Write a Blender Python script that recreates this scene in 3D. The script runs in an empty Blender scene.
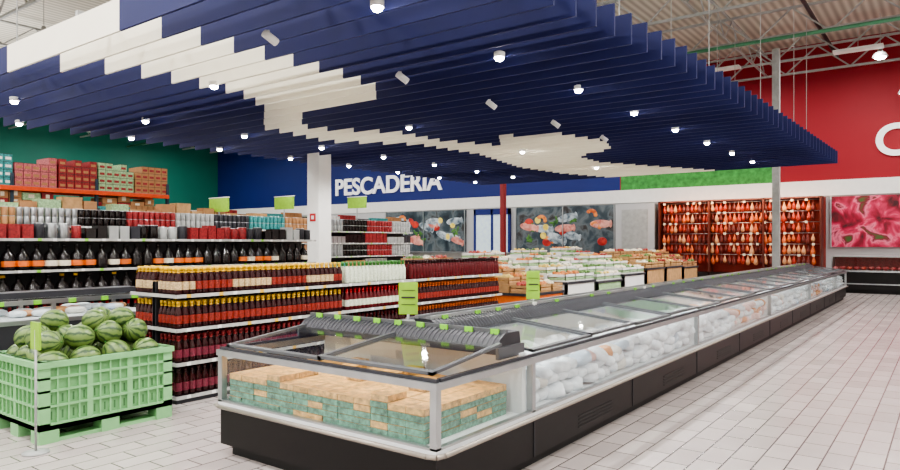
import bpy, math, random
from mathutils import Vector, Matrix, Euler
random.seed(7)
S=bpy.context.scene
C=S.collection
try:
    S.view_settings.view_transform='AgX'; S.view_settings.look='AgX - Medium High Contrast'
except Exception: pass

def lin(c):
    return tuple(((v/255)/12.92 if v/255<=0.04045 else ((v/255+0.055)/1.055)**2.4) for v in c)

MATS={}
def mat(name,rgb,rough=0.5,metal=0.0,var=0.12,scale=6.0,emit=0,bump=0,spec=None):
    if name in MATS: return MATS[name]
    m=bpy.data.materials.new(name); m.use_nodes=True
    nt=m.node_tree; b=nt.nodes['Principled BSDF']
    c=lin(rgb)
    tc=nt.nodes.new('ShaderNodeTexCoord')
    n=nt.nodes.new('ShaderNodeTexNoise'); n.inputs['Scale'].default_value=scale
    n.inputs['Detail'].default_value=3
    nt.links.new(tc.outputs['Object'],n.inputs['Vector'])
    r=nt.nodes.new('ShaderNodeValToRGB')
    r.color_ramp.elements[0].position=0.3; r.color_ramp.elements[1].position=0.7
    r.color_ramp.elements[0].color=tuple(v*(1-var) for v in c)+(1,)
    r.color_ramp.elements[1].color=tuple(min(1,v*(1+var)) for v in c)+(1,)
    nt.links.new(n.outputs['Fac'],r.inputs['Fac'])
    nt.links.new(r.outputs['Color'],b.inputs['Base Color'])
    b.inputs['Roughness'].default_value=rough; b.inputs['Metallic'].default_value=metal
    if spec is not None: b.inputs['Specular IOR Level'].default_value=spec
    if emit:
        b.inputs['Emission Color'].default_value=c+(1,)
        b.inputs['Emission Strength'].default_value=emit
    if bump:
        bp=nt.nodes.new('ShaderNodeBump'); bp.inputs['Strength'].default_value=bump
        nt.links.new(n.outputs['Fac'],bp.inputs['Height']); nt.links.new(bp.outputs['Normal'],b.inputs['Normal'])
    MATS[name]=m; return m

def glassmat():
    m=bpy.data.materials.new('clear_glass'); m.use_nodes=True; nt=m.node_tree
    nt.nodes.clear()
    o=nt.nodes.new('ShaderNodeOutputMaterial'); t=nt.nodes.new('ShaderNodeBsdfTransparent')
    t.inputs['Color'].default_value=(0.975,0.985,0.98,1)
    g=nt.nodes.new('ShaderNodeBsdfGlossy'); g.inputs['Roughness'].default_value=0.03
    g.inputs['Color'].default_value=(1,1,1,1)
    f=nt.nodes.new('ShaderNodeLayerWeight'); f.inputs['Blend'].default_value=0.5
    p=nt.nodes.new('ShaderNodeMath'); p.operation='POWER'; p.inputs[1].default_value=4.0
    q=nt.nodes.new('ShaderNodeMath'); q.operation='MULTIPLY_ADD'; q.inputs[1].default_value=0.4; q.inputs[2].default_value=0.03
    mx=nt.nodes.new('ShaderNodeMixShader')
    nt.links.new(f.outputs['Facing'],p.inputs[0]); nt.links.new(p.outputs[0],q.inputs[0])
    nt.links.new(q.outputs[0],mx.inputs[0]); nt.links.new(t.outputs[0],mx.inputs[1]); nt.links.new(g.outputs[0],mx.inputs[2])
    nt.links.new(mx.outputs[0],o.inputs['Surface'])
    return m
GLASS=glassmat()

class MB:
    def __init__(s): s.v=[];s.f=[];s.mi=[];s.mats=[];s.sm=[]
    def m(s,mt):
        if mt not in s.mats: s.mats.append(mt)
        return s.mats.index(mt)
    def box(s,x0,x1,y0,y1,z0,z1,mt,mtop=None,rot=None,skip=()):
        i=len(s.v)
        if x0>x1:x0,x1=x1,x0
        if y0>y1:y0,y1=y1,y0
        p=[(x0,y0,z0),(x1,y0,z0),(x1,y1,z0),(x0,y1,z0),(x0,y0,z1),(x1,y0,z1),(x1,y1,z1),(x0,y1,z1)]
        if rot:
            cx,cy=(x0+x1)/2,(y0+y1)/2; c_,s_=math.cos(rot),math.sin(rot)
            p=[(cx+(a-cx)*c_-(b-cy)*s_,cy+(a-cx)*s_+(b-cy)*c_,z) for a,b,z in p]
        s.v+=p
        k=s.m(mt); kt=s.m(mtop) if mtop else k
        for q,mm in (((0,3,2,1),k),((4,5,6,7),kt),((0,1,5,4),k),((1,2,6,5),k),((2,3,7,6),k),((3,0,4,7),k)):
            s.f.append(tuple(i+a for a in q)); s.mi.append(mm); s.sm.append(False)
    def prism(s,poly,axis,a0,a1,mt):
        i=len(s.v); n=len(poly); k=s.m(mt)
        for a in (a0,a1):
            for p in poly:
                s.v.append((a,p[0],p[1]) if axis=='x' else (p[0],a,p[1]))
        for j in range(n):
            s.f.append((i+j,i+(j+1)%n,i+n+(j+1)%n,i+n+j)); s.mi.append(k); s.sm.append(False)
        s.f.append(tuple(i+j for j in reversed(range(n)))); s.mi.append(k); s.sm.append(False)
        s.f.append(tuple(i+n+j for j in range(n))); s.mi.append(k); s.sm.append(False)
    def lathe(s,cx,cy,z0,prof,mts,n=8,sc=1.0):
        i=len(s.v); R=len(prof)
        for r,z in prof:
            for j in range(n):
                a=2*math.pi*j/n
                s.v.append((cx+r*sc*math.cos(a),cy+r*sc*math.sin(a),z0+z*sc))
        for q in range(R-1):
            k=s.m(mts[min(q,len(mts)-1)])
            for j in range(n):
                j2=(j+1)%n
                s.f.append((i+q*n+j,i+q*n+j2,i+(q+1)*n+j2,i+(q+1)*n+j)); s.mi.append(k); s.sm.append(True)
        s.f.append(tuple(i+(R-1)*n+j for j in range(n))); s.mi.append(s.m(mts[-1])); s.sm.append(False)
        s.f.append(tuple(i+j for j in reversed(range(n)))); s.mi.append(s.m(mts[0])); s.sm.append(False)
    def rod(s,a,b,r,mt,n=6):
        a=Vector(a);b=Vector(b); d=(b-a)
        if d.length<1e-6: return
        q=d.to_track_quat('Z','Y'); i=len(s.v); k=s.m(mt)
        for base in (a,b):
            for j in range(n):
                t=2*math.pi*j/n+math.pi/n
                s.v.append(tuple(base+q@Vector((r*math.cos(t),r*math.sin(t),0))))
        for j in range(n):
            j2=(j+1)%n
            s.f.append((i+j,i+j2,i+n+j2,i+n+j)); s.mi.append(k); s.sm.append(n>4)
        s.f.append(tuple(i+j for j in reversed(range(n)))); s.mi.append(k); s.sm.append(False)
        s.f.append(tuple(i+n+j for j in range(n))); s.mi.append(k); s.sm.append(False)
    def ell(s,c,rad,mt,rot=(0,0,0),nu=10,nv=6,pw=1.0):
        i=len(s.v);k=s.m(mt); M=Euler(rot).to_matrix()
        def sp(v): return math.copysign(abs(v)**pw,v)
        for a in range(1,nv):
            th=math.pi*a/nv
            for b in range(nu):
                ph=2*math.pi*b/nu
                p=Vector((rad[0]*sp(math.sin(th))*sp(math.cos(ph)),rad[1]*sp(math.sin(th))*sp(math.sin(ph)),rad[2]*sp(math.cos(th))))
                s.v.append(tuple(M@p+Vector(c)))
        top=len(s.v); s.v.append(tuple(M@Vector((0,0,rad[2]))+Vector(c)))
        bot=len(s.v); s.v.append(tuple(M@Vector((0,0,-rad[2]))+Vector(c)))
        for a in range(nv-2):
            for b in range(nu):
                b2=(b+1)%nu
                s.f.append((i+a*nu+b,i+(a+1)*nu+b,i+(a+1)*nu+b2,i+a*nu+b2)); s.mi.append(k); s.sm.append(True)
        for b in range(nu):
            b2=(b+1)%nu
            s.f.append((top,i+b,i+b2)); s.mi.append(k); s.sm.append(True)
            s.f.append((bot,i+(nv-2)*nu+b2,i+(nv-2)*nu+b)); s.mi.append(k); s.sm.append(True)
    def build(s,name,parent=None):
        me=bpy.data.meshes.new(name); me.from_pydata(s.v,[],s.f)
        for t in s.mats: me.materials.append(t)
        me.polygons.foreach_set('material_index',s.mi)
        me.polygons.foreach_set('use_smooth',s.sm); me.update()
        o=bpy.data.objects.new(name,me); C.objects.link(o)
        if parent: o.parent=parent
        return o
def empty(name,loc=(0,0,0)):
    e=bpy.data.objects.new(name,None); C.objects.link(e); e.empty_display_size=0.2
    return e

# ------------------------------------------------------------ materials
M_black=mat('black_panel',(17,14,14),0.4,spec=0.3)
M_dark=mat('dark_grey',(44,44,50),0.45)
M_alu=mat('brushed_aluminium',(175,178,180),0.3,0.85,0.06)
M_lidf=mat('lid_frame_grey',(105,108,112),0.35,0.6,0.06)
M_steel=mat('painted_steel',(165,167,165),0.45)
M_white=mat('white_paint',(230,229,225),0.5,var=0.03)
M_liner=mat('freezer_liner',(228,232,234),0.4,var=0.03)
M_frost=mat('frost_white',(228,234,240),0.6,var=0.12,scale=14,bump=0.4)
M_tag=mat('green_tag',(130,205,50),0.5,var=0.05)
M_sign=mat('lime_sign',(140,185,50),0.5,var=0.1,scale=12)
M_navy=mat('baffle_blue',(11,21,80),0.65,var=0.06,scale=2)
M_cream=mat('baffle_cream',(254,249,232),0.6,var=0.02,scale=2)
M_red=mat('red_gloss',(180,25,30),0.35)
M_maroon=mat('maroon_glass',(48,12,15),0.2)
M_yel=mat('yellow_cap',(225,178,45),0.4)
M_orange=mat('orange_label',(215,105,35),0.45)
M_lab=mat('cream_label',(225,215,190),0.5,var=0.15,scale=40)
M_green=mat('green_pack',(55,115,45),0.5)
M_teal=mat('teal_pack',(60,140,140),0.5,var=0.45,scale=30)
M_blue=mat('blue_pack',(40,75,150),0.5,var=0.3,scale=30)
M_pink=mat('pink_pack',(180,95,98),0.5,var=0.45,scale=25)
M_redp=mat('red_pack',(140,38,40),0.5,var=0.4,scale=30)
M_lgr=mat('pale_green_pack',(150,180,135),0.5,var=0.3,scale=25)
M_card=mat('cardboard',(165,120,80),0.8,var=0.12)
M_wood=mat('crate_wood',(175,135,90),0.7,var=0.2,scale=10)
M_bott=mat('dark_bottle',(24,18,18),0.18)
M_shelf=mat('shelf_grey',(52,52,56),0.45)
M_rail=mat('price_rail',(180,180,176),0.4,var=0.15,scale=12)
M_lamp=mat('lamp_glow',(255,252,245),0.5,emit=70,var=0)

def tex_wall(name,fn):
    m=bpy.data.materials.new(name); m.use_nodes=True
    fn(m.node_tree,m.node_tree.nodes['Principled BSDF']); return m
def floor_nodes(nt,b):
    tc=nt.nodes.new('ShaderNodeTexCoord'); mp=nt.nodes.new('ShaderNodeMapping')
    mp.inputs['Rotation'].default_value=(0,0,math.pi/2)
    br=nt.nodes.new('ShaderNodeTexBrick'); br.offset=0.5
    br.inputs['Scale'].default_value=1; br.inputs['Brick Width'].default_value=0.4; br.inputs['Row Height'].default_value=0.2
    br.inputs['Mortar Size'].default_value=0.006; br.inputs['Mortar Smooth'].default_value=0.2
    br.inputs['Color1'].default_value=lin((202,192,188))+(1,); br.inputs['Color2'].default_value=lin((184,174,171))+(1,)
    br.inputs['Mortar'].default_value=lin((92,82,79))+(1,)
    n=nt.nodes.new('ShaderNodeTexNoise'); n.inputs['Scale'].default_value=1.5; n.inputs['Detail'].default_value=6
    mx=nt.nodes.new('ShaderNodeMixRGB'); mx.blend_type='MULTIPLY'; mx.inputs[0].default_value=0.3
    nt.links.new(tc.outputs['Object'],mp.inputs[0]); nt.links.new(mp.outputs[0],br.inputs[0])
    nt.links.new(tc.outputs['Object'],n.inputs[0])
    nt.links.new(br.outputs['Color'],mx.inputs[1]); nt.links.new(n.outputs['Fac'],mx.inputs[2])
    nt.links.new(mx.outputs[0],b.inputs['Base Color']); b.inputs['Roughness'].default_value=0.2
    bp=nt.nodes.new('ShaderNodeBump'); bp.inputs['Strength'].default_value=0.12; bp.invert=True
    nt.links.new(br.outputs['Fac'],bp.inputs['Height']); nt.links.new(bp.outputs[0],b.inputs['Normal'])
M_floor=tex_wall('floor_tiles',floor_nodes)
def roof_nodes(nt,b):
    tc=nt.nodes.new('ShaderNodeTexCoord'); w=nt.nodes.new('ShaderNodeTexWave')
    w.inputs['Scale'].default_value=1.2; w.bands_direction='X'
    r=nt.nodes.new('ShaderNodeValToRGB')
    r.color_ramp.elements[0].color=lin((172,166,152))+(1,); r.color_ramp.elements[1].color=lin((216,211,198))+(1,)
    nt.links.new(tc.outputs['Object'],w.inputs[0]); nt.links.new(w.outputs['Fac'],r.inputs[0]); nt.links.new(r.outputs[0],b.inputs['Base Color'])
    bp=nt.nodes.new('ShaderNodeBump'); bp.inputs['Strength'].default_value=0.4
    nt.links.new(w.outputs['Fac'],bp.inputs['Height']); nt.links.new(bp.outputs[0],b.inputs['Normal'])
    b.inputs['Roughness'].default_value=0.6
M_roof=tex_wall('corrugated_roof',roof_nodes)
def mural(stops,scale,dist=2.0,em=.2):
    def f(nt,b):
        tc=nt.nodes.new('ShaderNodeTexCoord'); n=nt.nodes.new('ShaderNodeTexNoise')
        n.inputs['Scale'].default_value=scale; n.inputs['Detail'].default_value=5; n.inputs['Distortion'].default_value=dist
        r=nt.nodes.new('ShaderNodeValToRGB')
        cr=r.color_ramp
        while len(cr.elements)<len(stops): cr.elements.new(0.5)
        for e,(p,c) in zip(cr.elements,stops): e.position=p; e.color=lin(c)+(1,)
        nt.links.new(tc.outputs['Object'],n.inputs[0]); nt.links.new(n.outputs['Fac'],r.inputs[0])
        nt.links.new(r.outputs[0],b.inputs['Base Color']); nt.links.new(r.outputs[0],b.inputs['Emission Color'])
        b.inputs['Emission Strength'].default_value=em; b.inputs['Roughness'].default_value=0.4
    return f
M_meatm=tex_wall('meat_mural',mural([(0.3,(60,12,20)),(0.42,(140,18,46)),(0.5,(190,42,82)),(0.56,(215,110,135)),(0.62,(110,14,34)),(0.7,(60,90,40))],1.7,.7))
M_fishm=tex_wall('fish_mural',mural([(0.3,(22,32,42)),(0.45,(48,62,70)),(0.55,(92,100,104)),(0.65,(44,40,40))],1.4,.6))
MUR=[tex_wall('mural_'+n_,mural([(0.35,a),(0.65,c)],4,.5)) for n_,a,c in (('silver',(75,90,102),(185,195,200)),('orange',(180,80,35),(225,145,75)),('red',(140,22,25),(195,60,45)),('herb',(30,70,30),(80,125,50)),('lemon',(200,170,50),(235,215,110)),('pinkfish',(180,95,85),(220,160,145)))]

W_blue=mat('wall_blue_paint',(12,32,108),0.6,var=0.05,scale=0.5)
W_red=mat('wall_red_paint',(145,13,30),0.6,var=0.05,scale=0.5)
W_teal=mat('wall_teal_paint',(8,105,88),0.6,var=0.06,scale=0.5)
W_green=mat('wall_green_paint',(60,140,60),0.6,var=0.4,scale=5)
W_low=mat('wall_low_grey',(185,186,188),0.5,var=0.04,scale=0.6)

# ------------------------------------------------------------ shell
XL,XR,YN,YF,ZT=-44,12,-10,30,9.6
b=MB(); b.box(XL,XR,YN,YF,-0.15,0,M_floor); b.build('floor')
b=MB(); b.box(XL,XR,YN,YF,ZT,ZT+0.15,M_roof); b.build('ceiling')
b=MB(); b.box(XL-0.2,XL,YN,YF,-0.15,ZT+0.15,W_teal); b.build('wall_left')
b=MB(); b.box(XR,XR+0.2,YN,YF,-0.15,ZT+0.15,M_white); b.build('wall_right')
b=MB(); b.box(XL-0.2,XR+0.2,YN-0.2,YN,-0.15,ZT+0.15,M_white); b.build('wall_front')
b=MB()
b.box(XL-0.2,XR+0.2,YF,YF+0.2,-0.15,3.56,W_low)
b.box(XL-0.2,-12.4,YF,YF+0.2,3.56,ZT+0.15,W_blue)
b.box(-12.4,XR+0.2,YF,YF+0.2,3.56,ZT+0.15,W_red)
b.box(-12.35,-5.6,YF-0.02,YF,4.16,5.5,W_green)
b.build('wall_back')
b=MB(); b.box(XL,XR,YF-0.06,YF-0.005,3.56,4.16,M_white); b.build('trim_1')

def text(s,name,x,z,width,size,mt):
    cu=bpy.data.curves.new(name,'FONT'); cu.body=s; cu.size=size; cu.extrude=0.04; cu.offset=0.03
    o=bpy.data.objects.new(name,cu); C.objects.link(o); o.data.materials.append(mt)
    o.rotation_euler=(math.pi/2,0,0); o.location=(x,YF-0.06,z)
    bpy.context.view_layer.update()
    o.scale.x=width/o.dimensions.x
M_let=mat('letter_white',(240,240,240),0.5,var=0.02,emit=0.3)
text('PESCADERIA','pescaderia_wall_lettering',-31.4,4.72,8.5,1.42,M_let)
text('CARNICERIA','carniceria_wall_lettering',-2.3,5.0,9.6,1.65,M_let)

# roof trusses
b=MB()
for Y in (-4,2,8,12,16,20,24,27,29.2):
    for z in (9.3,8.35):
        b.rod((XL+.2,Y,z),(XR-.2,Y,z),0.055,M_steel,4)
    x=XL+.3;u=True
    while x<XR-1.4:
        b.rod((x,Y,9.3 if u else 8.35),(x+1.1,Y,8.35 if u else 9.3),0.033,M_steel,4); x+=1.1;u=not u
for X in (-36,-26,-16,-6,-1,3,7):
    for z in (9.3,8.5):
        b.rod((X,YN+.2,z),(X,YF-.2,z),0.045,M_steel,4)
    y=YN+.3;u=True
    while y<YF-1.3:
        b.rod((X,y,9.3 if u else 8.5),(X,y+1.0,8.5 if u else 9.3),0.025,M_steel,4); y+=1.0;u=not u
for X in (-3.5,5,-9):
    b.rod((X,YN+.2,8.9),(X,YF-.2,8.9),0.06,M_dark,6)
M_gpipe=mat('green_pipe',(70,130,95),0.5)
for Y in (11,23): b.rod((XL+.2,Y,8.1),(XR-.2,Y,8.1),0.06,M_gpipe,6)
b.build('roof_trusses')

def pillar(x,y,w,mt,mt2,name='steel_pillar',h=ZT,sign=False):
    b=MB(); b.box(x-w/2,x+w/2,y-w/2,y+w/2,0,h,mt); b.box(x-w/2-.03,x+w/2+.03,y-w/2-.03,y+w/2+.03,0,0.25,mt2)
    b.box(x-w/2-.06,x+w/2+.06,y-w/2-.06,y+w/2+.06,0,0.03,mt2)
    if sign:
        b.box(x-.11,x+.11,y-w/2-.015,y-w/2,2.27,2.48,M_red); b.box(x-.05,x+.05,y-w/2-.018,y-w/2-.015,2.33,2.42,M_white)
    return b.build(name)
pillar(-13.5,12.3,0.44,M_white,M_steel,'white_pillar',8.3,True)
pillar(-4.75,25.0,0.22,M_steel,M_steel,'steel_pillar',8.3)
pillar(-15.7,25.0,0.2,M_redp,M_steel,'steel_pillar',8.3)

# ------------------------------------------------------------ baffle canopy
poly=[(-10.6,3.4),(-9.6,4.12),(-9.1,4.7),(-9.0,5.5),(-8.9,6.4),(-9.5,7.4),(-11.2,8.7),(-11.5,10.7),(-10.1,12.3),(-9.9,14.6),(-10.6,17.8),(-10.4,20.1),(-9.6,22.6),(-5.8,22.6),(-8.07,18.05),(-8,16.5),(-6.7,15.7),(-6.3,14.4),(-6.66,12.9),(-7.9,12.4),(-8.6,13.6),(-9.3,12.1),(-9.33,10.75),(-10.5,9.3),(-9.8,8.35),(-8.74,8.2),(-7.58,8.1),(-7,7.6),(-6.8,6.76),(-6.85,5.9),(-7.0,4.5),(-7.3,3.4)]
def cuts(y):
    r=[]
    for i in range(len(poly)):
        (x0,y0),(x1,y1)=poly[i],poly[(i+1)%len(poly)]
        if (y0<=y)!=(y1<=y): r.append(x0+(x1-x0)*(y-y0)/(y1-y0))
    r.sort(); return r
can=empty('suspended_baffle_ceiling')
b=MB(); y=3.7; ZB,ZF=4.0,4.36
while y<22.3:
    x0=-15.0; x1=-2.85+0.25*(y-9)/13 if y>9 else -2.85-.07*(9-y)
    xs=cuts(y); seg=[x0]+xs+[x1]
    for i in range(len(seg)-1):
        if seg[i+1]-seg[i]>0.02:
            b.box(seg[i],seg[i+1],y,y+0.03,ZB,ZF,M_cream if i%2 else M_navy)
    y+=0.42
b.build('baffles',can)
b=MB()
for X in (-14.2,-11.2,-8.2,-5.4,-3.4):
    b.box(X-.03,X+.03,3.7,22.3,ZF,ZF+.06,M_steel)
    for Y in (4.2,8.2,12.2,16.2,20.2,22.2):
        b.rod((X,Y,ZF+.05),(X,Y,8.3),0.009,M_steel,4)
b.build('hangers',can)

# ------------------------------------------------------------ spotlights
sp=empty('ceiling_downlights'); b=MB()
def spot(x,y,lit,power=260,size=150):
    if lit:
        b.lathe(x,y,3.985,[(0.065,0),(0.07,0.01),(0.07,0.06),(0.05,0.07)],[M_white],14)
        b.ell((x,y,3.98),(.058,.058,.045),M_lamp,(0,0,0),12,8)
        l=bpy.data.lights.new('downlight_bulb','SPOT'); l.energy=power; l.spot_size=math.radians(size); l.spot_blend=0.8; l.shadow_soft_size=0.05
        l.color=(1,0.98,0.96)
        o=bpy.data.objects.new('downlight_bulb',l); C.objects.link(o); o.location=(x,y,3.88); o.parent=sp
    else:
        b.rod((x-.02,y,4.02),(x+.0,y,3.96),.015,M_white,6)
        b.rod((x-.05,y-.03,3.99),(x+.07,y+.04,3.88),0.045,M_white,10)
for i in range(9):
    Y=4.8+2.2*i
    if Y<22:
        spot(-4.45,Y,True,310)
        if i<5: spot(-5.95,Y-.1,False)
        spot(-12.1,Y-.3,True,290)
        spot(-14.3,Y+.6,True,120)
    if i%2==0 and Y<22: spot(-8.6,Y+1.0,True,290)
b.build('lamp_heads',sp)

hl=empty('hall_led_lights'); b=MB()
def hall(x,y,z=8.2,e=205,sx=1.4,sy=0.35):
    b.box(x-sx/2-.03,x+sx/2+.03,y-sy/2-.03,y+sy/2+.03,z+.02,z+.1,M_white)
    b.rod((x,y,z+.1),(x,y,9.3),0.01,M_steel,4)
    l=bpy.data.lights.new('led_panel','AREA'); l.shape='RECTANGLE'; l.size=sx; l.size_y=sy; l.energy=e; l.color=(1,0.98,0.96)
    o=bpy.data.objects.new('led_panel',l); C.objects.link(o); o.location=(x,y,z); o.parent=hl
for X in (-40,-34,-28,-22,-17,0.5,4.5,9):
    for Y in (-5,1,7,13,19,25):
        hall(X,Y,e=165 if X>0 else 205)
for X in (-12,-7,-2.5):
    for Y in (-7,-2.5,1.2,26.5): hall(X,Y,e=265 if Y<5 else 190)
for (x,y,z) in ((-1.9,27,8.0),(-1.2,27.6,6.8),(-22.3,9.1,8.0),(-25.5,8.3,8.0),(-31,22,8),(-25,16,8),(2.5,22,8),(6,27,8)):
    b.lathe(x,y,z,[(.22,0),(.24,.02),(.16,.16),(.08,.2),(.06,.34)],[M_steel],16)
    b.ell((x,y,z),(.17,.17,.07),M_lamp,(0,0,0),14,8)
    b.rod((x,y,z+.3),(x,y,9.5),.012,M_steel,4)
b.build('led_housings',hl)
for X,Y in ((5,5),(5,18),(-9,12),(-28,8),(-28,20)):
    l=bpy.data.lights.new('roof_fill','AREA'); l.size=5; l.energy=360  # added upward fill lights without fixtures, only to brighten the roof
    o=bpy.data.objects.new('roof_fill',l); C.objects.link(o); o.location=(X,Y,6.2); o.rotation_euler=(math.pi,0,0); o.parent=hl

# ------------------------------------------------------------ island freezer
fz=empty('island_freezer')
FX0,FX1=-4.72,-2.5; FY0,FYm,FY1=3.22,4.42,23.4
b=MB()
b.box(FX0+.08,FX1-.08,FY0+.08,FY1-.08,0,0.09,mat('toe_kick',(10,10,10),0.6))
b.box(FX0+.015,FX1-.015,FY0+.015,FY1-.015,0.09,0.395,M_black)
for Y in [FYm+.02]+[4.3+4.2*i for i in range(1,5)]+[4.3+2.1+4.2*i for i in range(0,5)]:
    if Y<FY1-.3: b.box(FX1-.016,FX1-.008,Y-.006,Y+.006,0.09,0.395,M_dark)
for z in (.14,.17,.20,.23):
    for i in range(9):
        b.box(FX1-.016,FX1-.009,5.2+2.1*i,5.9+2.1*i,z,z+.012,mat('vent_slot',(28,27,28),.5))
b.build('base',fz)
b=MB()
b.box(FX0,FX1,FY0,FY1,0.395,0.43,M_liner)
for (x0,x1) in ((FX0,FX0+.04),(FX1-.04,FX1)): b.box(x0,x1,FY0+.04,FY1-.04,.43,.445,M_alu)
for (y0,y1) in ((FY0,FY0+.04),(FY1-.04,FY1)): b.box(FX0,FX1,y0,y1,.43,.445,M_alu)
for (x0,x1) in ((FX0-.01,FX0+.06),(FX1-.06,FX1+.01)):
    b.box(x0,x1,FY0+.06,FY1-.06,.80,.845,M_alu); b.box(x0+.02,x1-.02,FY0+.06,FY1-.06,.845,.865,M_dark)
for (y0,y1) in ((FY0-.01,FY0+.06),(FY1-.06,FY1+.01)):
    b.box(FX0-.01,FX1+.01,y0,y1,.80,.845,M_alu); b.box(FX0+.01,FX1-.01,y0+.02,y1-.02,.845,.865,M_dark)
for X in (FX0,FX1-.05):
    for Y in (FY0,FYm-.03,8.5,12.7,16.9,21.1,FY1-.05):
        b.box(X,X+.05,Y,Y+.05,.43,.80,M_alu)
b.box(FX0+.05,FX1-.05,4.32,4.38,.43,.88,M_liner)
b.box(-3.62,-3.53,FYm,FY1-.06,.43,.93,M_liner)
for Y in (8.5,12.7,16.9,21.1): b.box(FX0+.05,FX1-.05,Y,Y+.04,.43,.80,M_liner)
b.build('tub_and_frame',fz)
b=MB()
M_bump=mat('bumper_steel',(160,152,143),0.35,0.5,0.05)
zb=.40;rr=.016;o_=.03
P=[(FX0-o_,FY1),(FX0-o_,FY0+.05),(FX0-.01,FY0-.01),(FX0+.05,FY0-o_),(FX1-.05,FY0-o_),(FX1+.01,FY0-.01),(FX1+o_,FY0+.05),(FX1+o_,FY1)]
for i in range(len(P)-1): b.rod((P[i][0],P[i][1],zb),(P[i+1][0],P[i+1][1],zb),rr,M_bump,8)
b.build('bumper',fz)
b=MB()
b.box(FX1-.03,FX1-.022,FY0+.05,FY1-.05,.445,.80,GLASS)
b.box(FX0+.022,FX0+.03,FY0+.05,FY1-.05,.445,.80,GLASS)
b.box(FX0+.05,FX1-.05,FY0+.022,FY0+.03,.445,.80,GLASS)
lid=MB()
def slope_quad(bb,p0,p1,p2,p3,t,mt):
    i=len(bb.v); k=bb.m(mt)
    for q in (p0,p1,p2,p3): bb.v.append((q[0],q[1],q[2]))
    for q in (p0,p1,p2,p3): bb.v.append((q[0],q[1],q[2]+t))
    for f in ((3,2,1,0),(4,5,6,7),(0,1,5,4),(1,2,6,5),(2,3,7,6),(3,0,4,7)):
        bb.f.append(tuple(i+a for a in f)); bb.mi.append(k); bb.sm.append(False)
zo,zi=.868,.955
def lidpane(xo,xi,ya,yb,dz):
    slope_quad(b,(xo,ya,zo+dz),(xi,ya,zi+dz),(xi,yb,zi+dz),(xo,yb,zo+dz),.006,GLASS)
    s=1 if xi>xo else -1
    for (y0,y1) in ((ya,ya+.035),(yb-.035,yb)):
        slope_quad(lid,(xo,y0,zo+dz),(xi,y0,zi+dz),(xi,y1,zi+dz),(xo,y1,zo+dz),.02,M_lidf)
    k=(zi-zo)/(abs(xi-xo))
    slope_quad(lid,(xo,ya,zo+dz),(xo+s*.04,ya,zo+dz+.04*k),(xo+s*.04,yb,zo+dz+.04*k),(xo,yb,zo+dz),.022,M_lidf)
Y=FYm+.05;i=0
while Y<FY1-1.0:
    lidpane(FX1-.04,-3.36,Y,Y+1.06,.012*(i%2)); lidpane(FX0+.04,-3.79,Y,Y+1.06,.012*(i%2)); Y+=1.045;i+=1
def lidpaneY(xa,xb,dz):
    yo,yi=FY0+.04,4.06
    slope_quad(b,(xa,yo,zo+dz),(xb,yo,zo+dz),(xb,yi,zi+dz),(xa,yi,zi+dz),.006,GLASS)
    for (x0,x1) in ((xa,xa+.035),(xb-.035,xb)):
        slope_quad(lid,(x0,yo,zo+dz),(x1,yo,zo+dz),(x1,yi,zi+dz),(x0,yi,zi+dz),.02,M_lidf)
    slope_quad(lid,(xa,yo,zo+dz),(xb,yo,zo+dz),(xb,yo+.04,zo+dz+.005),(xa,yo+.04,zo+dz+.005),.022,M_lidf)
lidpaneY(FX0+.06,-3.56,0); lidpaneY(-3.60,FX1-.06,.012)
b.build('glass_panels',fz); lid.build('lid_frames',fz)
# ridges
b=MB()
M_rib=mat('ridge_rib',(78,80,86),0.4)
prof=[(-3.36,.93),(-3.36,.96),(-3.42,1.02),(-3.5,1.06),(-3.65,1.06),(-3.73,1.02),(-3.79,.96),(-3.79,.93)]
b.prism(prof,'y',FYm,FY1-.05,M_dark)
b.box(-3.53,-3.49,FYm,FY1-.05,1.055,1.085,M_alu); b.box(-3.66,-3.62,FYm,FY1-.05,1.055,1.085,M_alu)
Y=FYm+.05
while Y<FY1-.1:
    b.rod((-3.358,Y,.965),(-3.418,Y,1.025),0.004,M_rib,4); b.rod((-3.418,Y,1.025),(-3.495,Y,1.063),0.004,M_rib,4); Y+=.05 if Y<12 else .12
RE=FX1-.1
prof=[(4.04,.90),(4.04,.95),(4.1,1.005),(4.18,1.04),(4.37,1.04),(4.4,.88),(4.28,.88)]
b.prism(prof,'x',FX0+.02,RE,M_dark)
b.box(FX0+.02,RE,4.17,4.2,1.035,1.065,M_lidf)
b.box(FX0+.0,FX0+.02,4.04,4.4,.865,.95,M_lidf); b.box(RE,RE+.025,4.04,4.4,.865,.95,M_lidf)
X=FX0+.05
while X<RE:
    b.rod((X,4.043,.955),(X,4.1,1.008),0.004,M_rib,4); b.rod((X,4.1,1.008),(X,4.17,1.042),0.004,M_rib,4); X+=.045
for i in range(9):
    X=FX0+.12+i*.235; b.box(X,X+.07,4.155,4.168,1.027,1.068,M_tag)
Y=FYm+.15
while Y<FY1-.3:
    b.box(-3.488,-3.478,Y,Y+.08,1.04,1.083,M_tag if random.random()<.8 else M_white); Y+=random.choice((.35,.5,.7,.9))
b.build('ridge',fz)
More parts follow.
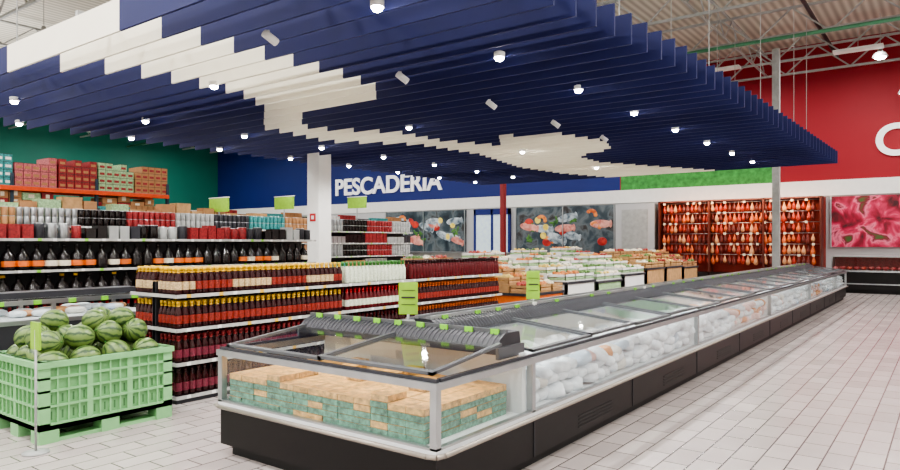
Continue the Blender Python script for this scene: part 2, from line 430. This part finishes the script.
# goods
b=MB()
M_bteal=mat('carton_teal',(92,140,120),0.5,var=0.6,scale=30)
M_bor=mat('carton_orange',(222,168,96),0.5,var=0.35,scale=22)
M_bor2=mat('carton_side_tan',(205,165,105),0.5,var=0.45,scale=26)
X=FX0+.07
while X<FX1-.18:
    Y=FY0+.06
    while Y<4.1:
        h=random.choice((5,5,5,5,5,6))
        for k in range(h):
            j=random.uniform(-.003,.003)
            b.box(X+j,X+.15+j,Y+j,Y+.19+j,.432+k*.045,.432+k*.045+.041,M_bteal if k<h-1 and random.random()<.85 else M_bor2,M_bor)
        Y+=.195
    X+=.155
b.build('frozen_cartons',fz)
b=MB()
bagm=[M_frost,M_frost,M_frost,mat('bag_blue',(185,200,215),.4),mat('bag_pale',(218,216,210),.35,bump=.3),mat('bag_pink',(225,190,183),.4),mat('bag_orange',(210,150,100),.45)]
Y=FYm+.15
while Y<FY1-.2:
    sec=int((Y-4.3)/2.1)
    for side in (0,1):
        X=(FX1-.16) if side==0 else (-3.75)
        lim=-3.5 if side==0 else FX0+.1
        while X>lim:
            for lay in range(3):
                w=[8,8,8,1.5,1,.5,.1]
                if sec in (3,6): w=[2,2,2,1,1,5,2]
                m_=random.choices(bagm,w)[0]
                b.ell((X+random.uniform(-.03,.03),Y+random.uniform(-.05,.05),.485+lay*.09+random.uniform(-.01,.02)),(random.uniform(.08,.11),random.uniform(.08,.12),.05),m_,(random.uniform(-.4,.4),random.uniform(-.4,.4),random.uniform(0,3)),8,6,random.choice((.55,.7)))
            X-=.17
    Y+=.18
b.build('frozen_bags',fz)

def price_sign(x,y,z0,zt,w,h,face,parent=None,name='price_sign'):
    b=MB(); b.rod((x,y,z0),(x,y,zt-h),.012,M_steel,6)
    b.box(x-w/2,x+w/2,y-.01,y+.01,zt-h,zt,M_sign,rot=.6); 
    b.box(x-.04,x+.04,y-.04,y+.04,z0,z0+.012,M_steel)
    for k in range(3): 
        b.rod((x-w*.3+.008,y-w*.2-.008,zt-h*(.25+.22*k)),(x+w*.3+.008,y+w*.2-.008,zt-h*(.25+.22*k)),.004 if k!=1 else .009,M_dark,4)
    return b.build(name,parent)
price_sign(-3.66,4.33,1.04,1.37,.16,.27,'y',fz,'sign_card')
price_sign(-3.58,6.3,1.06,1.4,.14,.3,'y',fz,'sign_card_2')

# ------------------------------------------------------------ shelving
PB=[(.033,0),(.035,.02),(.035,.045),(.035,.12),(.034,.15),(.016,.2),(.015,.222),(.018,.223),(.018,.25)]
def bottle(b,x,y,z,body,label,cap,sc=1.0,n=8):
    b.lathe(x,y,z,PB,[body,body,label,body,body,cap,cap,cap],n,sc)
PC=[(.04,0),(.042,.005),(.042,.115),(.04,.12)]
def can_(b,x,y,z,lab,sc=1.0):
    b.lathe(x,y,z,PC,[M_alu,lab,M_alu],8,sc)
PJ=[(.07,0),(.085,.03),(.085,.05),(.085,.12),(.07,.2),(.025,.25),(.022,.3),(.027,.3),(.027,.33)]
def jug(b,x,y,z,sc=1.0,lab=M_lab,cap=M_red):
    b.lathe(x,y,z,PJ,[M_bott,M_bott,lab,M_bott,M_bott,M_bott,cap,cap],10,sc)
def pack(b,x,y,z,w,d,h,mt): b.box(x-d/2,x+d/2,y-w/2,y+w/2,z,z+h,mt)

def gondola(name,xf,depth,y0,y1,zs,H,fill,rows=2,ends=False,tagy=None):
    e=empty(name); b=MB()
    xb=xf-depth
    b.box(xb+.02,xf-.02,y0,y1,0,zs[0]-.03,M_dark)
    b.box((xf+xb)/2-.02,(xf+xb)/2+.02,y0,y1,0,H,M_shelf)
    for z in zs:
        b.box(xb,xf-.004,y0-.01,y1+.01,z-.03,z,M_shelf)
        b.box(xf-.004,xf+.008,y0-.01,y1+.01,z-.032,z+.004,M_rail)
        b.box(xb,xf,y0-.02,y0-.01,z-.032,z+.004,M_rail)
        y=y0+.1
        while y<y1-.1:
            b.box(xf+.008,xf+.011,y,y+.05,z-.03,z+.004,random.choice((M_white,M_white,tagy or M_tag))); y+=random.uniform(.15,.4)
    n=max(1,int((y1-y0)/1.3))
    for i in range(n+1):
        y=y0+(y1-y0)*i/n
        b.box((xf+xb)/2-.03,(xf+xb)/2+.03,y-.03 if i else y,y+.03 if i<n else y,0,H,M_dark)
    b.build('frame',e)
    g=MB()
    for si,z in enumerate(zs): fill(g,si,z,xf,xb,y0,y1,rows)
    g.build('products',e); return e

def row(g,fn,w,d,xf,xb,y0,y1,rows,z,endcols=2):
    y=y0+w/2+.01; c=0
    mid=(xf+xb)/2
    while y<y1-w/2:
        k=int((xf-xb)/d) if c<endcols else rows
        for j in range(k):
            x=xf-.03-d/2-j*d
            if abs(x-mid)<d/2+.03: continue
            if x-d/2<xb: break
            fn(g,x,y,z)
        y+=w;c+=1
M_darkred=mat('dark_red_sauce',(85,12,18),0.25)
M_redlab=mat('red_yellow_label',(130,38,26),0.45,var=.6,scale=60)
M_wlab=mat('white_green_label',(205,212,190),0.45,var=.25,scale=60)
M_purp=mat('plum_label',(110,40,55),0.4,var=.4,scale=50)
M_wh2=mat('ivory_label',(190,165,125),0.5,var=.45,scale=60)
def fill1(g,si,z,xf,xb,y0,y1,rows):
    kinds=[
      [(M_maroon,M_purp,M_maroon),(M_maroon,M_red,M_maroon),(M_maroon,M_darkred,M_red)],
      [(M_maroon,M_purp,M_redp),(M_maroon,M_redlab,M_darkred),(M_maroon,M_wh2,M_orange)],
      [(M_maroon,M_redlab,M_yel),(M_darkred,M_wlab,M_red),(M_maroon,M_redlab,M_orange)],
      [(M_maroon,M_wh2,M_yel),(M_wlab,M_wlab,M_green),(M_darkred,M_darkred,M_maroon)]]
    secs=[(y0,6.4,0),(6.43,7.75,1),(7.78,y1,2)]
    for a,c,k in secs:
        t=kinds[si][k]
        lab2=M_redlab if si==3 and k==0 else t[1]
        row(g,lambda g,x,y,z: bottle(g,x,y,z,t[0],t[1] if int(y/.52)%2 else lab2,t[2],1.16+random.uniform(-.01,.01)),.078,.078,xf,xb,a,c,3,z,3 if k==0 else 0)
gondola('sauce_shelf',-6.5,.92,3.95,10.3,[.08,.43,.79,1.15],1.28,fill1,tagy=M_yel)

def fill2(g,si,z,xf,xb,y0,y1,rows):
    if si in (0,1): row(g,lambda g,x,y,z: bottle(g,x,y,z,M_bott,M_lab,M_red,1.3),.11,.11,xf,xb,y0,y1,1,z,0)
    elif si==2: row(g,lambda g,x,y,z: jug(g,x,y,z,1.15,random.choice((M_lab,M_orange,M_lab,M_bott)),random.choice((M_yel,M_bott))),.19,.19,xf,xb,y0,y1,1,z,1)
    elif si==3: row(g,lambda g,x,y,z: jug(g,x,y,z,1.1,random.choice((M_lab,M_bott,M_orange)),M_bott),.18,.18,xf,xb,y0,y1,1,z,1)
    else:
        pal=(M_redp,M_dark,M_bott,M_steel,M_dark,M_alu,M_redp)
        row(g,lambda g,x,y,z: (can_(g,x,y,z,pal[int(y/.35)%7],random.choice((1.7,1.9))) if int(y/.8)%2 else pack(g,x,y,z,.14,.2,random.choice((.16,.2,.24)),pal[int(y/.5)%7])),.17,.2,xf,xb,y0,y1,2,z,1)
gondola('drinks_shelf',-10.2,.9,1.5,9.2,[.1,.5,.88,1.32,1.76],1.85,fill2)
def fill3(pal,sh):
    def f(g,si,z,xf,xb,y0,y1,rows):
        if (si+sh)%2: 
            row(g,lambda g,x,y,z: can_(g,x,y,z,pal[int(y/1.1)%len(pal)],1.5) ,.13,.13,xf,xb,y0,y1,1,z,1)
            row(g,lambda g,x,y,z: can_(g,x,y,z+.18,pal[int(y/1.1)%len(pal)],1.5) ,.13,.13,xf,xb,y0,y1,1,z,1)
        else: row(g,lambda g,x,y,z: pack(g,x,y,z,.15,.14,.2+.06*((int(y/0.9))%3),pal[(int(y/.9)+si)%len(pal)]),.17,.17,xf,xb,y0,y1,1,z,1)
    return f
g3=gondola('canned_goods_shelf',-14.6,.9,3.0,17.5,[.1,.5,.9,1.3,1.7,2.05],2.1,fill3([M_redp,M_steel,M_dark,M_teal,M_card,M_alu,M_bott],0))
gondola('pantry_shelf',-18.6,.9,8.0,22.0,[.1,.6,1.1,1.6,2.1,2.45],2.5,fill3([M_white,M_redp,M_dark,M_teal,M_card,M_bott],1))
gondola('household_shelf',-23.5,.9,12.0,25.0,[.1,.6,1.1,1.6,2.1,2.6],2.7,fill3([M_blue,M_steel,M_redp,M_lgr,M_dark],1))

# high pallet rack
e=empty('pallet_rack'); b=MB()
M_beam=mat('orange_beam',(215,75,28),.45)
M_upr=mat('rack_upright',(40,58,72),.5)
RX=-20.3
for Y in [3.0+2.25*i for i in range(5)]:
    for X in (RX-.05,RX-1.0):
        b.box(X-.04,X+.04,Y-.04,Y+.04,0,3.6,M_upr)
    for k in range(5): b.rod((RX,Y,.3+k*.55),(RX-1,Y,.6+k*.55),.02,M_steel,4)
for z in (.6,2.45,3.25):
    for X in (RX,RX-1.0): b.box(X-.03,X+.06,3.0,12.0,z-.12,z,M_beam)
    b.box(RX-1,RX,3.0,12.0,z-.02,z+.01,M_steel)
b.build('rack_frame',e)
b=MB(); Y=3.1; i=0
M_band=mat('carton_band',(60,50,45),.6)
while Y<11.2:
    m_=[M_lgr,M_pink,M_blue,M_teal,M_pink,M_redp,M_lgr,M_card][i%8]
    m2=[M_card,M_redp,M_white,M_white,M_card,M_card,M_redp,M_redp][i%8]
    for a in range(5):
        for k in range(4):
            if k==3 and random.random()<.3: continue
            ya=Y+a*.215; z=3.27+k*.21
            b.box(RX-.85,RX-.05,ya,ya+.2,z,z+.195,m_,M_card)
            b.box(RX-.05,RX-.045,ya+.03,ya+.17,z+.05,z+.12,m2)
            b.box(RX-.85,RX-.048,ya,ya+.2,z+.195,z+.205,M_band)
    Y+=1.12;i+=1
Y=3.1
while Y<11.6:
    w=random.uniform(.3,.5)
    n=random.choice((2,3)); h=random.uniform(.17,.24)
    for k in range(n):
        mm=random.choice((M_card,M_card,M_card,M_lgr,M_redp))
        b.box(RX-.8,RX-.05,Y,Y+w-.03,2.47+k*h,2.47+k*h+h-.015,mm); b.box(RX-.05,RX-.045,Y+w*.3,Y+w*.6,2.47+k*h+.05,2.47+k*h+h-.06,M_lab)
    Y+=w
Y=3.1
while Y<11.6:
    w=random.uniform(.4,.7);h=random.uniform(.8,1.4)
    b.box(RX-.8,RX-.05,Y,Y+w-.03,.62,.62+h,random.choice((M_card,M_card,M_white))); Y+=w
b.build('stacked_cartons',e)
b=MB(); Y=4.6
while Y<11.5:
    w=random.uniform(.3,.5); h=random.uniform(.22,.5)
    if random.random()<.85: b.box(-15.45,-15.15,Y,Y+w-.03,2.05,2.05+h+.15,random.choice((M_card,M_card,M_wood,M_lgr)))
    Y+=w
b.build('reserve_cartons',g3)
def aisle_sign(x,y,z0,zt,parent,k,w=.8,h=.35):
    b=MB(); b.rod((x,y,z0),(x,y,zt),.02,M_steel); b.box(x-w/2,x+w/2,y-.02,y+.02,zt-h,zt,M_sign)
    b.box(x-w/2-.02,x+w/2+.02,y-.025,y+.025,zt,zt+.02,M_white)
    b.box(x-.08,x+.08,y-.08,y+.08,z0,z0+.02,M_steel)
    b.build('aisle_sign_%d'%k,parent)
aisle_sign(-15.05,15.3,2.1,3.15,g3,1); aisle_sign(-15.05,12.4,2.1,3.0,g3,2); aisle_sign(-15.05,10.3,2.1,2.85,g3,3)

# ------------------------------------------------------------ chest freezer behind bin
e=empty('chest_freezer'); b=MB()
x0,x1,y0,y1=-9.3,-8.35,1.2,4.7
b.box(x0+.05,x1-.05,y0+.05,y1-.05,0,.1,M_black); b.box(x0,x1,y0,y1,.1,.78,M_dark)
b.box(x0-.01,x1+.01,y0-.01,y1+.01,.78,.83,M_alu)
b.box(x0+.02,x1-.02,y0+.02,y1-.02,.83,.84,M_liner)
for X in (x0,x1-.04):
    b.box(X,X+.04,y0,y1,1.0,1.05,M_alu)
    for Y in (y0,2.35,3.5,y1-.04): b.box(X,X+.04,Y,Y+.04,.83,1.0,M_alu)
for Y in (y0,y1-.04): b.box(x0,x1,Y,Y+.04,1.0,1.05,M_alu)
b.box(x0+.3,x0+.6,y0,y1,1.05,1.12,M_dark)
for i in range(9): b.box(x1,x1+.01,y0+.2+.38*i,y0+.28+.38*i,1.0,1.05,M_tag)
b.box(x1-.03,x1-.02,y0+.04,y1-.04,.84,1.0,GLASS)
b.box(x0+.04,x1-.04,y0+.04,y1-.04,1.03,1.038,GLASS)
for i in range(40):
    b.ell((random.uniform(x0+.15,x1-.15),y0+.2+i*.08,.88),(.1,.12,.04),random.choice(bagm),(0,0,random.random()*3),8,6,.8)
b.build('cabinet',e)

# ------------------------------------------------------------ watermelon bin
e=empty('watermelon_bin'); b=MB()
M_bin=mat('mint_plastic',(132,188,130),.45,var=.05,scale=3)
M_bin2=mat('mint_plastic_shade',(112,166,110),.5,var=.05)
bx0,bx1,by0,by1,bz0,bz1=-7.12,-6.12,2.46,3.66,.11,.69
t=.03
b.box(bx0,bx1,by0,by1,bz0,bz0+.04,M_bin)
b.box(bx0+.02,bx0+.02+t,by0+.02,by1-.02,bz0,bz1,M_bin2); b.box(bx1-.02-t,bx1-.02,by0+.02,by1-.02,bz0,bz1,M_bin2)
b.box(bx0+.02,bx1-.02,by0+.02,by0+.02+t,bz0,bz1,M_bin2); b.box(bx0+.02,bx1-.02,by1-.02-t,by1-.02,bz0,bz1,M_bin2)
for (z,h,o2) in ((bz1-.05,.05,.015),(bz0,.06,.0),(bz0+.19,.02,0),(bz0+.32,.02,0),(bz0+.43,.02,0)):
    b.box(bx0-o2,bx0+.045,by0-o2,by1+o2,z,z+h,M_bin); b.box(bx1-.045,bx1+o2,by0-o2,by1+o2,z,z+h,M_bin)
    b.box(bx0+.045,bx1-.045,by0-o2,by0+.045,z,z+h,M_bin); b.box(bx0+.045,bx1-.045,by1-.045,by1+o2,z,z+h,M_bin)
for i in range(13):
    Y=by0+.06+i*(1.08/12); w=.05 if i in (0,4,8,12) else .014
    for X in (bx0,bx1-.02): b.box(X+.002,X+.018,Y-w/2,Y+w/2,bz0,bz1,M_bin)
for i in range(11):
    X=bx0+.06+i*(.88/10); w=.05 if i in (0,5,10) else .014
    for Y in (by0,by1-.02): b.box(X-w/2,X+w/2,Y+.002,Y+.018,bz0,bz1,M_bin)
for X in (bx0,bx1-.09):
    for Y in (by0,by1-.09): b.box(X,X+.09,Y,Y+.09,bz0,bz1,M_bin)
M_slot=mat('bin_slot_dark',(70,115,70),.7)
for k,z in enumerate((bz0+.085,bz0+.225)):
    for i in range(12):
        Y=by0+.06+(i+.5)*(1.08/12)
        b.box(bx1-.021,bx1-.018,Y-.007,Y+.007,z,z+.07,M_slot)
    for i in range(10):
        X=bx0+.06+(i+.5)*.088
        b.box(X-.007,X+.007,by0+.018,by0+.021,z,z+.07,M_slot)
for Y in (by0+.08,(by0+by1)/2,by1-.08):
    for X in (bx0+.08,(bx0+bx1)/2,bx1-.08): b.box(X-.08,X+.08,Y-.08,Y+.08,0.0,bz0,M_bin)
for X in (bx0+.08,(bx0+bx1)/2,bx1-.08): b.box(X-.06,X+.06,by0+.02,by1-.02,0.0,.03,M_bin)
b.build('bin_body',e)
def melon_nodes(nt,bs):
    tc=nt.nodes.new('ShaderNodeTexCoord'); sx=nt.nodes.new('ShaderNodeSeparateXYZ')
    at=nt.nodes.new('ShaderNodeMath'); at.operation='ARCTAN2'
    n=nt.nodes.new('ShaderNodeTexNoise'); n.inputs['Scale'].default_value=18; n.inputs['Detail'].default_value=5
    mu=nt.nodes.new('ShaderNodeMath'); mu.operation='MULTIPLY'; mu.inputs[1].default_value=10
    mn=nt.nodes.new('ShaderNodeMath'); mn.operation='MULTIPLY'; mn.inputs[1].default_value=6
    ad=nt.nodes.new('ShaderNodeMath'); ad.operation='ADD'
    si=nt.nodes.new('ShaderNodeMath'); si.operation='SINE'
    r=nt.nodes.new('ShaderNodeValToRGB')
    r.color_ramp.elements[0].position=0.0; r.color_ramp.elements[0].color=lin((108,132,70))+(1,)
    r.color_ramp.elements[1].position=.9; r.color_ramp.elements[1].color=lin((44,72,38))+(1,)
    L=nt.links
    L.new(tc.outputs['Object'],sx.inputs[0]); L.new(sx.outputs[1],at.inputs[0]); L.new(sx.outputs[0],at.inputs[1])
    L.new(tc.outputs['Object'],n.inputs[0]); L.new(at.outputs[0],mu.inputs[0]); L.new(n.outputs[0],mn.inputs[0])
    L.new(mu.outputs[0],ad.inputs[0]); L.new(mn.outputs[0],ad.inputs[1]); L.new(ad.outputs[0],si.inputs[0]); L.new(si.outputs[0],r.inputs[0])
    L.new(r.outputs[0],bs.inputs['Base Color']); bs.inputs['Roughness'].default_value=.35
M_melon=tex_wall('watermelon_rind',melon_nodes)
g=MB(); g.ell((0,0,0),(.125,.125,.14),M_melon,(0,0,0),24,16)
g.lathe(0,0,.137,[(.008,0),(.005,.02)],[M_green],6)
mo=g.build('watermelon',e); mo.location=(-6.6,3.0,.6); me=mo.data
def melon(x,y,z,s):
    o=bpy.data.objects.new('watermelon',me); C.objects.link(o); o.parent=e
    o.location=(x,y,z); o.rotation_euler=(random.uniform(.6,2.2),random.uniform(-1,1),random.uniform(0,6.3)); o.scale=(s,s,s)
for i in range(4):
    for j in range(4):
        melon(bx0+.17+i*.22,by0+.18+j*.28,.66+random.uniform(-.02,.03),random.uniform(.88,1.0))
for i in range(3):
    for j in range(4):
        melon(bx0+.27+i*.22,by0+.2+j*.26,.83+random.uniform(-.03,.03),random.uniform(.8,.95))
for (x,y) in ((-6.5,3.1),(-6.75,2.85),(-6.7,3.25),(-6.5,3.35)): melon(x,y,.97,.85)
b=MB(); sx_,sy_=-5.93,2.36
b.rod((sx_,sy_,0.01),(sx_,sy_,1.0),.009,M_steel,8); b.lathe(sx_,sy_,0,[(.1,0),(.1,.012),(.02,.02)],[M_steel],14)
b.box(sx_-.08,sx_+.08,sy_-.008,sy_+.008,.84,1.06,M_sign)
b.build('price_sign_stand')

# ------------------------------------------------------------ produce stands
M_fr1=mat('fruit_orange',(190,115,55),.5); M_fr2=mat('fruit_green',(85,120,58),.5); M_fr3=mat('fruit_red',(150,50,40),.5); M_fr4=mat('fruit_yellow',(200,172,90),.5)
fr=[M_fr1,M_fr4,M_fr2,M_fr3,M_lab,M_lab]
def stand(x,y,w,l,mt,mt2,h0,ff):
    b=MB()
    for X in (x-w/2+.05,x+w/2-.05):
        for Y in (y-l/2+.05,y+l/2-.05): b.box(X-.03,X+.03,Y-.03,Y+.03,0,h0-.25,M_dark)
    b.box(x-w/2,x+w/2,y-l/2,y+l/2,h0-.3,h0-.25,M_dark)
    b.box(x-w/2+.02,x+w/2-.02,y-l/2+.02,y+l/2-.02,.1,h0-.3,mt)
    nl=3
    for k in range(nl):
        xa=x+w/2-.05-k*(w/nl); z=h0-.25+k*.14
        for c in range(3):
            ya=y-l/2+.02+c*(l/3); yb=ya+l/3-.03; xb=xa-w/nl+.03
            b.box(xb,xa,ya,yb,z-(k*.14),z+.02,mt2)
            for q,zz in enumerate((.03,.1)):
                m3=mt2 if q else M_lgr if mt2 is M_white else mt2
                b.box(xb,xa,ya,ya+.015,z+zz,z+zz+.05,m3); b.box(xb,xa,yb-.015,yb,z+zz,z+zz+.05,m3)
                b.box(xa-.015,xa,ya,yb,z+zz,z+zz+.05,m3); b.box(xb,xb+.015,ya,yb,z+zz,z+zz+.05,m3)
            f=random.choice(ff)
            for q in range(12): b.ell((random.uniform(xb+.06,xa-.06),random.uniform(ya+.06,yb-.06),z+.12+random.uniform(0,.05)),(.05,.05,.05),f,(0,0,0),8,5)
    b.build('produce_stand')
for i,(y,mt,mt2,h) in enumerate(((11.6,M_orange,M_wood,1.0),(13.1,M_white,M_white,1.15),(14.6,M_lgr,M_white,1.1),(16.1,M_white,M_white,1.2),(17.6,M_wood,M_wood,1.3),(19.1,M_wood,M_wood,1.3),(20.6,M_wood,M_card,1.25))):
    stand(-6.9,y,1.3,1.4,mt,mt2,h,fr)
for i,(y,mt,mt2,h) in enumerate(((13.0,M_green,M_wood,1.15),(15.5,M_dark,M_white,1.25),(18.0,M_dark,M_white,1.3),(20.5,M_wood,M_white,1.35))):
    stand(-9.9,y,1.3,1.6,mt,mt2,h,fr)

# ------------------------------------------------------------ back wall furniture
def fish_mural(xa,xb,sd):
    R=random.Random(sd)
    b=MB(); b.box(xa,xb,29.9,29.98,1.2,3.5,M_fishm)
    def E(x,z,rx,rz,mt,a,k): b.ell((x,29.9-.002*k,z),(rx,.012,rz),mt,(0,a,0),16,8)
    n=int((xb-xa)*4.5)
    for k in range(n):
        x=R.uniform(xa+.6,xb-.6); z=R.uniform(1.65,3.05); t=R.random()
        if t<.4:
            a=R.uniform(-.4,.4); mt=R.choice((MUR[0],MUR[5])); E(x,z,.55,.2,mt,a,k%5)
            E(x+.5*math.cos(a),z-.5*math.sin(a),.08,.18,mt,a,k%5)
        elif t<.55:
            for q in range(5): E(x+R.uniform(-.2,.2),z+R.uniform(-.2,.2),.17,.06,MUR[3],R.uniform(0,3),k%5)
        elif t<.72:
            for q in range(6):
                an=q*.45; E(x+.22*math.cos(an),z+.22*math.sin(an),.1,.09,MUR[1],0,k%5)
        elif t<.92: E(x,z,.25,.2,MUR[2],0,k%5)
        else: E(x,z,.17,.17,MUR[4],0,k%5)
    X=xa
    while X<xb: b.box(X,X+.05,29.84,29.88,1.15,3.55,M_alu); X+=(xb-xa-.05)/2
    b.build('fish_wall_mural')
fish_mural(-18.0,-12.6,3); fish_mural(-27,-21.2,5)
b=MB()
for X in (-20.6,-19.5,-18.45): b.box(X,X+.12,29.82,29.97,0.01,3.5,W_blue)
b.box(-20.6,-18.33,29.82,29.97,3.2,3.5,W_blue)
M_dl=mat('door_light',(205,222,230),.3,emit=.3)
b.box(-20.48,-19.5,29.88,29.94,0.01,3.2,M_dl); b.box(-19.38,-18.45,29.88,29.94,0.01,3.2,M_dl)
b.build('door_1')
b=MB(); b.box(-12.2,-10.4,29.0,29.93,0.0,3.45,W_low); b.box(-11.9,-10.7,28.97,29.0,.1,3.2,M_steel); b.box(-10.85,-10.8,28.93,28.97,1.1,1.5,M_alu)
b.build('cold_room_cabinet')
e=empty('hanging_ham_rack'); b=MB()
M_hp=mat('ham_back_panel',(130,36,20),.6,emit=.12)  # weak emission puts the warm glow behind the hams into the panel
M_post=mat('ham_rack_post',(90,36,24),.5)
b.box(-10.2,-3.9,29.5,29.93,.0,3.5,M_hp)
for X in (-10.2,-8.1,-6.0,-3.98): b.box(X,X+.06,28.9,29.5,0,3.5,M_post)
b.box(-10.2,-3.9,28.9,29.5,0,.5,M_bott); b.box(-10.2,-3.9,28.9,29.5,3.44,3.5,M_post)
zs=(3.38,2.95,2.52,2.09,1.66,1.23)
for z in zs: b.rod((-10.1,29.1,z),(-4,29.1,z),.015,M_alu,6)
b.build('rack',e)
g=MB(); PH=[(.005,0),(.02,-.04),(.04,-.12),(.085,-.24),(.09,-.32),(.055,-.39),(.01,-.41)]
hm=[mat('ham_red',(160,50,32),.4,var=.3,scale=10),mat('ham_orange',(200,100,55),.4,var=.3,scale=10),mat('ham_dark',(95,30,20),.4,var=.3,scale=10),mat('ham_net',(205,150,110),.5,var=.2,scale=30)]
for z in zs:
    X=-10.0
    while X<-4.1:
        s_=random.uniform(.75,1.1)
        g.lathe(X+random.uniform(-.02,.02),29.1+random.uniform(-.03,.03),z-.015,PH[::-1],[random.choices(hm,[4,3,4,2])[0]],8,s_); X+=.17
    X=-10.0
    while X<-4.1:
        if random.random()<.35: g.box(X,X+.1,28.98,28.985,z-.05,z+.04,M_lab)
        X+=.25
g.build('hams',e)
l=bpy.data.lights.new('ham_light','AREA'); l.shape='RECTANGLE'; l.size=6; l.size_y=.15; l.energy=110; l.color=(1,.62,.4)
o=bpy.data.objects.new('ham_light',l); C.objects.link(o); o.location=(-7,28.4,3.6); o.rotation_euler=(math.radians(35),0,0); o.parent=e
b=MB(); b.box(-3.75,XR-.1,29.86,29.94,1.55,3.5,M_meatm)
for X in (-3.75,0,3.8,7.8): b.box(X,X+.05,29.84,29.87,1.5,3.55,M_alu)
b.build('meat_wall_mural')
def counter(name,x0,x1,y0,y1,mb,goods):
    e=empty(name); b=MB()
    b.box(x0+.1,x1-.1,y0+.12,y1-.05,0,.12,M_black); b.box(x0,x1,y0,y1,.12,.72,mb)
    b.box(x0-.01,x1+.01,y0-.03,y1+.01,.72,.78,M_alu)
    b.box(x0,x1,y0+.75,y1,.78,1.22,M_redp if mb==M_black else M_white); b.box(x0,x1,y0+.25,y1,1.22,1.27,M_alu)
    b.prism([(y0+.02,.78),(y0+.03,.78),(y0+.27,1.22),(y0+.25,1.22)],'x',x0,x1,GLASS)
    for X in (x0,x1-.04): b.prism([(y0,.78),(y0+.75,.78),(y0+.75,1.22),(y0+.22,1.22)],'x',X,X+.04,M_alu)
    b.box(x0+.1,x1-.1,y0-.012,y0-.002,.3,.34,M_alu)
    b.build('cabinet',e); g=MB(); X=x0+.12
    while X<x1-.12:
        for k in range(3): g.ell((X,y0+.22+k*.18,.84),(.1,.08,.06),random.choice(goods),(0,0,random.random()),8,5)
        X+=.21
    g.build('goods',e)
counter('meat_counter',-3.3,11.0,26.4,27.6,M_black,[M_redp,M_pink,hm[0],M_redp])
counter('fish_counter',-22,-11.5,25.6,26.8,M_dark,[M_alu,M_frost,M_pink])

# ------------------------------------------------------------ world + camera
w=bpy.data.worlds.new('World'); S.world=w; w.use_nodes=True
w.node_tree.nodes['Background'].inputs[0].default_value=(.8,.85,.9,1); w.node_tree.nodes['Background'].inputs[1].default_value=.3
cd=bpy.data.cameras.new('camera'); cam=bpy.data.objects.new('camera',cd); C.objects.link(cam)
cd.sensor_width=36; cd.lens=672/900*36; cd.shift_y=8/900
cam.location=(0,0,1.7); cam.rotation_euler=(math.pi/2,0,math.radians(36.65)); cd.clip_end=200
S.camera=cam
